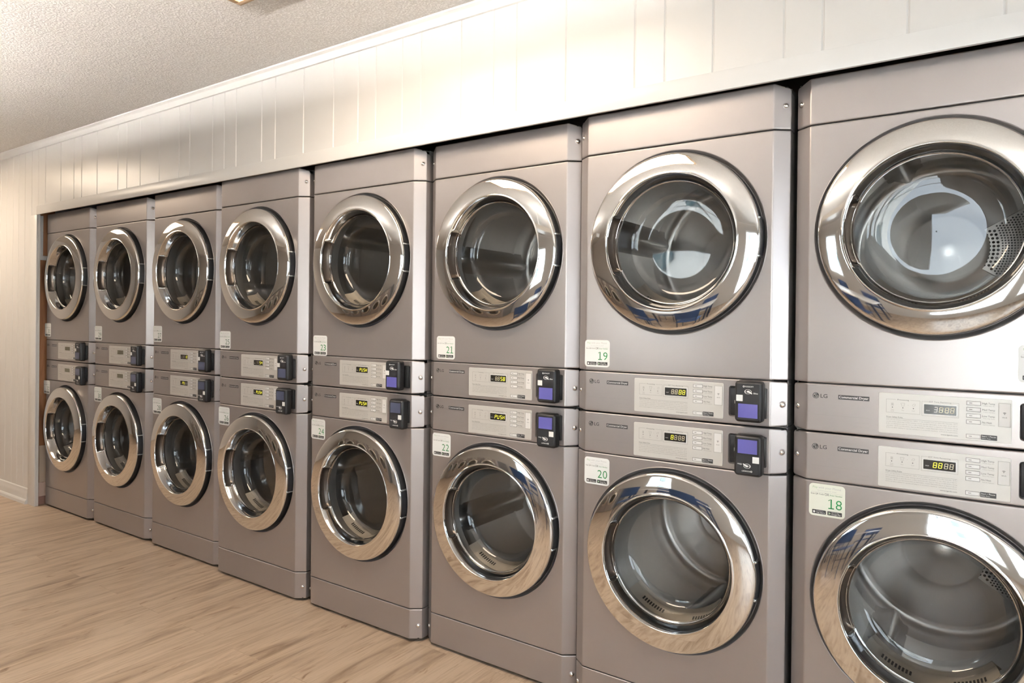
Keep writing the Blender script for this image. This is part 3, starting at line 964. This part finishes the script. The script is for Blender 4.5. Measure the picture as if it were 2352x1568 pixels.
single('floor', lambda b: b.box(XL - .1, XR + .1, YF - .1, .95, -.06, 0, 'floor'), label='light oak plank floor')
single('ceiling', lambda b: b.box(XL - .1, XR + .1, YF - .1, .95, CH, CH + .06, 'ceiling'), label='textured white ceiling')

GRV = [-.884, -.772, -.678, -.576, -.466, -.3555, -.256, -.030, .152, .256, .455, .707, .810, .959, 1.161, 1.358, 1.459, 1.666, 1.767, 1.866, 2.068, 2.170, 2.371, 2.570, 2.722, 2.826, 2.974, 3.073]
g = GRV[0]
while g > XL + .2: g -= .104; GRV.insert(0, g)
g = GRV[-1]; k = 0; pat = (.20, .15, .10, .20, .25, .10, .15, .20, .10, .20)
while g < XR - .3: g += pat[k % 10]; GRV.append(g); k += 1
def panelled(b, x0, x1, z0, z1, th=.010):
    pts = [(x0, YW)]
    for g in GRV:
        if x0 + .02 < g < x1 - .02:
            pts += [(g - .0042, YW), (g - .0030, YW + .0012), (g - .0012, YW + .0036), (g + .0012, YW + .0036), (g + .0030, YW + .0012), (g + .0042, YW)]
    pts.append((x1, YW))
    b.grid([[(x, y, z0) for x, y in pts], [(x, y, z1) for x, y in pts]], 'wall')
    b.grid([[(x, YW + th, z0) for x, y in pts], [(x, y, z0) for x, y in pts]], 'wall')
    b.add([(x1, YW, z0), (x1, YW + th, z0), (x1, YW + th, z1), (x1, YW, z1)], [[0, 1, 2, 3]], 'wall')
    b.add([(x0, YW, z0), (x0, YW + th, z0), (x0, YW + th, z1), (x0, YW, z1)], [[0, 1, 2, 3]], 'wall')
    b.add([(x0, YW + th, z0), (x1, YW + th, z0), (x1, YW + th, z1), (x0, YW + th, z1)], [[0, 1, 2, 3]], 'wall')
XO0, XO1, ZO = -.362, 5.20, 1.972     # dryer opening
def wb(b):
    panelled(b, XL, XO0 - .001, 0, CH)
    panelled(b, XO0 + .001, XO1, ZO + .010, CH)
    panelled(b, XO1 + .001, XR, 0, CH)
    # structure behind the panelling
    b.box(XL, -.50, YW + .012, .93, 0, CH, 'plain_wall')
    b.box(XO1 + .004, XR, YW + .012, .93, 0, CH, 'plain_wall')
    b.box(-.499, XO1 + .003, .85, .93, 0, CH, 'alcove_wall')
single('wall_back', wb, label='white grooved panelling around the dryer opening')
single('wall_left', lambda b: b.box(XL - .1, XL, YF, .93, 0, CH, 'plain_wall'))

def hbeam(b): b.box(-.390, XO1, YW + .0105, .052, ZO + .034, ZO + .125, 'timber', .002)
o = single('trim_4', hbeam, label='raw timber header above the dryers')
# painted casing
def casing(b):
    b.box(XO0 - .004, XO1 + .075, YW - .012, YW - .0005, ZO - .012, ZO + .046, 'trim', .0018)
single('trim_1', casing, label='white trim board over the dryer opening')
def casing_l(b):
    b.box(-.470, XO0 + .002, YW - .011, YW - .0005, .0, ZO - .0125, 'trim', .0025)
    b.box(XO0 - .006, XO0 + .002, YW - .0005, YW + .013, .0, ZO - .0125, 'trim', .0012)
single('trim_2', casing_l, label='white trim board down the left side of the opening')
def crown(b):
    pr = [(YW, CH - .040), (YW - .008, CH - .038), (YW - .010, CH - .033), (YW - .013, CH - .024), (YW - .020, CH - .014), (YW - .028, CH - .009), (YW - .032, CH - .007), (YW - .033, CH)]
    b.grid([[(XL, y, z) for y, z in pr], [(XR, y, z) for y, z in pr]], 'trim')
single('trim_3', crown, label='slim white crown moulding', sharp=20)
def baseb(b):
    pr = [(YW, .102), (YW - .004, .101), (YW - .007, .096), (YW - .008, .085), (YW - .012, .074), (YW - .014, .060), (YW - .014, .034), (YW - .0145, .030), (YW - .020, .027), (YW - .025, .019), (YW - .027, .0)]
    b.grid([[(XL, y, z) for y, z in pr], [(-.472, y, z) for y, z in pr]], 'trim')
    b.add([(-.472, y, z) for y, z in pr] + [(-.472, YW, 0)], [list(range(len(pr) + 1))], 'trim')
single('baseboard_left', baseb, label='white baseboard left of the dryers', sharp=25)

# timber stud and rubble in the gap beside the end stack
def stud(b): b.box(-.495, -.3945, -.016, .075, .0, ZO + .033, 'timber', .003)
single('trim_5', stud, label='bare timber stud beside the end dryers')
def rubble_piece(name, label, x0, x1, y0, y1, z0, z1, key, seed):
    rnd = random.Random(seed); bm = bmesh.new(); bmesh.ops.create_cube(bm, size=1)
    bmesh.ops.subdivide_edges(bm, edges=bm.edges[:], cuts=2, use_grid_fill=True)
    for p in bm.verts:
        j = Vector((rnd.uniform(-.07, .07), rnd.uniform(-.07, .07), rnd.uniform(-.07, .07) if p.co.z > -.49 else 0))
        q = p.co + j
        q = Vector((max(-.5, min(.5, q.x)), max(-.5, min(.5, q.y)), max(-.5, min(.5, q.z))))
        p.co = Vector(((x0 + x1) / 2 + q.x * (x1 - x0), (y0 + y1) / 2 + q.y * (y1 - y0), (z0 + z1) / 2 + q.z * (z1 - z0)))
    mb = MB(); bm.verts.index_update()
    mb.add([p.co[:] for p in bm.verts], [[q.index for q in f.verts] for f in bm.faces], key); bm.free()
    return tag(mb.build(name), label, name.split('_')[-1])
rubble_piece('plaster_chunk', 'reddish plaster chunk on the floor beside the end dryer', -.3935, -.3880, -.020, .030, 0, .055, 'plaster_dust', 1)
rubble_piece('drywall_scrap', 'pinkish drywall scrap standing in the gap beside the end dryer', -.3938, -.3885, -.014, .040, .056, .150, 'plaster', 2)
rubble_piece('cardboard_offcut', 'tan board offcut wedged upright beside the lowest dryer door', -.3938, -.3890, -.012, .060, .151, .400, 'drywall', 3)
mb = MB()
mb.box(-.3940, -.3915, -.016, .055, 1.66, 1.690, 'white_metal', .0008); mb.box(-.3940, -.3915, -.016, .002, 1.690, 1.960, 'white_metal', .0008)
tag(mb.build('metal_bracket'), 'white metal bracket on the timber stud near the top left dryer', 'bracket')

# opposite wall with three windows, right wall with a shop front
WIN = [(1.55, 2.50, .95, 2.10), (4.45, 5.95, .25, 2.25), (6.25, 7.85, .25, 2.25)]
def wf(b):
    xs = sorted([XL, XR] + [w for q in WIN for w in q[:2]])
    for a in range(len(xs) - 1):
        x0, x1 = xs[a], xs[a + 1]
        q = [w for w in WIN if abs(w[0] - x0) < 1e-6 and abs(w[1] - x1) < 1e-6]
        if q:
            b.box(x0, x1, YF - .12, YF, 0, q[0][2], 'far_wall'); b.box(x0, x1, YF - .12, YF, q[0][3], CH, 'far_wall')
        else: b.box(x0, x1, YF - .12, YF, 0, CH, 'far_wall')
single('wall_front', wf)
def window(n, x0, x1, z0, z1, yy, cols, rows):
    mb = MB(); w = .05
    for a in ((x0, x1, z0, z0 + w), (x0, x1, z1 - w, z1), (x0, x0 + w, z0 + w, z1 - w), (x1 - w, x1, z0 + w, z1 - w)):
        mb.box(a[0], a[1], yy - .06, yy + .01, a[2], a[3], 'trim', .003)
    zm = (z0 + z1) / 2
    mb.box(x0 + w, x1 - w, yy - .045, yy - .005, zm - .02, zm + .02, 'trim', .003)
    for c_ in range(1, cols):
        x = x0 + (x1 - x0) * c_ / cols; mb.box(x - .01, x + .01, yy - .035, yy - .02, z0 + w, z1 - w, 'trim')
    for r_ in range(1, rows):
        z = z0 + (z1 - z0) * r_ / rows; mb.box(x0 + w, x1 - w, yy - .034, yy - .021, z - .01, z + .01, 'trim')
    o = mb.build('window_%d' % n); struct(o, 'white framed window with glazing bars')
    p = MB(); p.rect(x0 + w * .5, x1 - w * .5, z0 + w * .5, z1 - w * .5, yy - .03, 'window_glass'); p.build('window_pane', o)
for k, q in enumerate(WIN): window(k + 1, *q, YF - .03, 2 if q[1] - q[0] < 1.3 else 3, 4)
# right wall: large glazed shop front
SY0, SY1, SZ0, SZ1 = -4.1, -1.0, .35, 2.25
def wr(b):
    b.box(XR, XR + .12, YF - .12, SY0, 0, CH, 'plain_wall'); b.box(XR, XR + .12, SY1, .93, 0, CH, 'plain_wall')
    b.box(XR, XR + .12, SY0, SY1, 0, SZ0, 'plain_wall'); b.box(XR, XR + .12, SY0, SY1, SZ1, CH, 'plain_wall')
single('wall_right', wr)
mb = MB()
for y in (SY0, (2 * SY0 + SY1) / 3, (SY0 + 2 * SY1) / 3, SY1 - .05): mb.box(XR + .03, XR + .08, y, y + .05, SZ0, SZ1, 'trim', .003)
for z in (SZ0, SZ1 - .05): mb.box(XR + .03, XR + .08, SY0, SY1, z, z + .05, 'trim', .003)
o = mb.build('window_4'); struct(o, 'glazed shop front at the right end of the room')
mb = MB(); mb.add([(XR + .055, SY0, SZ0), (XR + .055, SY1, SZ0), (XR + .055, SY1, SZ1), (XR + .055, SY0, SZ1)], [[0, 1, 2, 3]], 'window_glass'); mb.build('window_pane', o)

# ceiling lights
def ceiling_light(x0, y1, label):
    W, D = 1.22, .61
    r = empty('ceiling_light', (x0 + W / 2, y1 - D / 2, CH))
    tag(r, label, 'ceiling light', 'ceiling lights')
    f = MB(); h = .030
    for a in ((-W / 2, W / 2, -D / 2, -D / 2 + .022), (-W / 2, W / 2, D / 2 - .022, D / 2), (-W / 2, -W / 2 + .022, -D / 2 + .022, D / 2 - .022), (W / 2 - .022, W / 2, -D / 2 + .022, D / 2 - .022)):
        f.box(a[0], a[1], a[2], a[3], -h, 0, 'oak_frame', .002)
    f.build('lamp_frame', r)
    d = MB(); d.box(-W / 2 + .0225, W / 2 - .0225, -D / 2 + .0225, D / 2 - .0225, -.026, -.012, 'diffuser', .004)
    d.build('lamp_diffuser', r)
    l = MB()
    for s_ in (.34, .20): l.frame(-W * s_, W * s_, -D * s_, D * s_, 0, .006, 'trim')
    return r
ceiling_light(2.662, -.553, 'ceiling light with an oak frame above the dryers')
ceiling_light(-1.66, -.553, 'ceiling light with an oak frame at the far end, mirrored in the panelling')
def added_uplight(x, y, label):  # made-up uplight, out of view, added to brighten the ceiling
    r = empty('added_uplight', (x, y, 2.06)); tag(r, label, 'added uplight', 'added uplights out of view')
    h = MB(); pr = [(-.165, .033), (-.135, -.035), (.135, -.035), (.165, .033), (.161, .035), (.132, -.031), (-.132, -.031), (-.161, .035)]
    rows = [[(xx, a_, c_) for a_, c_ in pr] for xx in (-.67, .67)]
    h.grid(rows, 'white_metal', True)
    for xx in (-.67, .67): h.add([(xx, a_, c_) for a_, c_ in pr[:4]], [[0, 1, 2, 3]], 'white_metal')
    for sx in (-.5, .5): h.tube([(sx, 0, -.031), (sx, 0, CH - 2.06)], .004, 'white_metal', 6)
    h.build('added_uplight_housing', r)
    for sy in (-.075, .075):
        t = MB(); t.tube([(-.61, sy, 0), (.61, sy, 0)], .019, 'tube', 12); t.build('added_uplight_tube', r)
        for sx in (-.635, .635):
            e_ = MB(); e_.box(sx - .025, sx + .025, sy - .02, sy + .02, -.02, .022, 'white_metal', .003)
            e_.build('added_uplight_end_cap', r)
    return r
added_uplight(.95, -2.1, 'unseen trough uplight added to brighten the ceiling, farthest from the shop front')
added_uplight(3.4, -2.1, 'unseen trough uplight added to brighten the ceiling, above the folding table')
added_uplight(5.9, -2.1, 'unseen trough uplight added to brighten the ceiling, near the shop front')

# washers against the opposite wall, reflected in the chrome rings
def make_washer(label, x):
    r = empty('washer', (x, YF + .78, 0), pi)
    names = {'kick_panel', 'front_panel', 'control_panel', 'cabinet', 'door', 'control_plate'}
    for c in lower0.children:
        if c.name.split('.')[0] in names: copy_tree(c, r)
    dm = MB(); zc = .548
    dm.lathe([(.2080, .020), (.2085, .060), (.27, .08), (.27, .45), (.001, .46)], 0, zc, 'drum', 48); dm.build('drum', r)
    tag(r, label, 'washer', 'washers along the opposite wall')
WL = ['grey front loading washer at the far end of the opposite wall', 'grey front loading washer second along the opposite wall', 'grey front loading washer third along the opposite wall',
      'grey front loading washer fourth along the opposite wall', 'grey front loading washer nearest the window']
for k in range(5): make_washer(WL[k], -2.15 + k * .70)

def make_table(x, y, label):
    r = empty('folding_table', (x, y, 0)); tag(r, label, 'table')
    t = MB(); t.box(-.75, .75, -.38, .38, .72, .75, 'table_white', .006); t.build('table_top', r)
    for sx in (-1, 1):
        for sy in (-1, 1):
            l = MB(); l.box(sx * .68 - .02, sx * .68 + .02, sy * .31 - .02, sy * .31 + .02, 0, .72, 'navy_metal', .004); l.build('table_leg', r)
    return r
make_table(3.1, -3.0, 'white topped table between the dryers and the window')
def make_chair(x, y, rz, label):
    r = empty('chair', (x, y, 0), rz); tag(r, label, 'chair', 'navy chairs at the table')
    s = MB(); s.box(-.20, .20, -.20, .20, .44, .465, 'navy', .01, 3); s.build('seat', r)
    b = MB()
    rows = []
    for z, yy in ((.58, .205), (.68, .215), (.80, .235), (.86, .245)):
        rows.append([(xx, yy + .05 * (abs(xx) / .2) ** 2 * -1, z) for xx in (-.20, -.12, -.04, .04, .12, .20)])
    b.grid(rows, 'navy'); b.grid([[(p[0], p[1] + .012, p[2]) for p in rw] for rw in rows], 'navy'); b.build('backrest', r)
    for sx in (-1, 1):
        f = MB(); f.tube([(sx * .17, -.17, .44), (sx * .19, -.20, 0)], .011, 'navy_metal', 8); f.build('chair_leg', r)
        f = MB(); f.tube([(sx * .18, .16, .858), (sx * .18, .18, .60), (sx * .175, .18, .44), (sx * .19, .23, 0)], .011, 'navy_metal', 8); f.build('chair_leg', r)
    st = MB(); st.tube([(-.185, -.19, .2), (.185, -.19, .2)], .007, 'navy_metal', 6); st.build('stretcher', r)
make_chair(2.65, -2.30, pi * 1.0 + pi, 'navy chair on the dryer side of the table, left of two')
make_chair(3.55, -2.30, pi * 1.0 + pi, 'navy chair on the dryer side of the table, right of two')
make_chair(2.65, -3.62, pi, 'navy chair behind the table, left of two')
make_chair(3.55, -3.62, pi, 'navy chair behind the table, right of two')

# outside
single('ground', lambda b: b.box(-30, 40, -40, YF - .13, -.25, -.15, 'light_concrete'))
single('ground', lambda b: b.box(XR + .13, 40, YF - .13, 20, -.25, -.15, 'light_concrete'))
def house(x, y, w, label):
    r = empty('house', (x, y, -.15)); tag(r, label, 'house')
    b = MB(); b.box(-w / 2, w / 2, -3, 3, 0, 5.2, 'siding'); b.build('house_wall', r)
    f = MB(); W = w / 2 + .3
    f.add([(-W, -3.3, 5.2), (W, -3.3, 5.2), (W, 3.3, 5.2), (-W, 3.3, 5.2), (-W, 0, 7.4), (W, 0, 7.4)], [[0, 1, 5, 4], [2, 3, 4, 5], [0, 4, 3], [1, 2, 5], [0, 3, 2, 1]], 'roof'); f.build('house_roof', r)
    for k in range(3):
        for z in (1.0, 3.4):
            p = MB(); x0 = -w / 2 + w * (k + .5) / 3
            p.box(x0 - .45, x0 + .45, 3.0, 3.04, z, z + 1.3, 'house_pane'); p.build('house_window', r)
house(-3, -20, 9, 'white sided house across the street, left of two'); house(9, -22, 9, 'white sided house across the street, right of two')

# ------------------------------------------------------------------ light
w = bpy.data.worlds.new('sky'); SC.world = w; w.use_nodes = True
nt = w.node_tree; nt.nodes.clear()
out = nt.nodes.new('ShaderNodeOutputWorld'); bg = nt.nodes.new('ShaderNodeBackground')
sky = nt.nodes.new('ShaderNodeTexSky'); sky.sky_type = 'HOSEK_WILKIE'; sky.turbidity = 6; sky.ground_albedo = .4
sky.sun_direction = Vector((.3, .6, .75)).normalized()
nt.links.new(mixc(nt, .72, sky.outputs[0], (.80, .90, 1.0)), bg.inputs[0])
bg.inputs[1].default_value = 6.2
nt.links.new(bg.outputs[0], out.inputs[0])

sun = bpy.data.lights.new('sun', 'SUN'); sun.energy = 40.; sun.angle = radians(.6); sun.color = (1, .96, .90)
so = bpy.data.objects.new('sun', sun); COL.objects.link(so); so.location = (0, 6, 9)
so.rotation_euler = Vector((-.30, .50, .82)).to_track_quat('Z', 'Y').to_euler()

def portal(name, loc, rot, sx, sy):
    l = bpy.data.lights.new(name, 'AREA'); l.shape = 'RECTANGLE'; l.size = sx; l.size_y = sy
    l.cycles.is_portal = True
    o = bpy.data.objects.new(name, l); COL.objects.link(o); o.location = loc; o.rotation_euler = rot
for k, (x0, x1, z0, z1) in enumerate(WIN):
    portal('window_daylight', ((x0 + x1) / 2, YF - .13, (z0 + z1) / 2), (pi / 2, 0, pi), x1 - x0, z1 - z0)
portal('window_daylight', (XR + .13, (SY0 + SY1) / 2, (SZ0 + SZ1) / 2), (pi / 2, 0, pi / 2), SY1 - SY0, SZ1 - SZ0)

# ------------------------------------------------------------------ camera
cam = bpy.data.cameras.new('camera'); co_ = bpy.data.objects.new('camera', cam); COL.objects.link(co_)
cam.sensor_fit = 'HORIZONTAL'; cam.sensor_width = 36; cam.lens = 1583.4421 / 2352 * 36
cam.shift_y = -41.89 / 2352
cam.clip_start = .02
r_ = Vector((.8230649455832262, .5678408214209711, .010995311729904042)); u_ = Vector((-.011175426605913728, -.0031636827035208107, .9999325482010911)); f_ = Vector((-.5678373052136121, .8231323056712744, -.0037419470914158773))
mt = Matrix.Identity(4)
for k in range(3): mt[k][0] = r_[k]; mt[k][1] = u_[k]; mt[k][2] = -f_[k]
mt.translation = (4.897160518841554, -2.044048649685068, 1.2841506104384848)
co_.matrix_world = mt
SC.camera = co_

SC.view_settings.view_transform = 'Standard'; SC.view_settings.look = 'None'
SC.view_settings.exposure = .5; SC.view_settings.gamma = 1.; SC.view_settings.use_curve_mapping = False
cy = SC.cycles
cy.use_denoising = True; cy.max_bounces = 7; cy.diffuse_bounces = 3; cy.glossy_bounces = 4; cy.transparent_max_bounces = 12; cy.transmission_bounces = 4
cy.caustics_reflective = False; cy.caustics_refractive = False
cy.sample_clamp_indirect = 6
cy.use_adaptive_sampling = True; cy.use_light_tree = False; cy.adaptive_threshold = .2; cy.adaptive_min_samples = 16
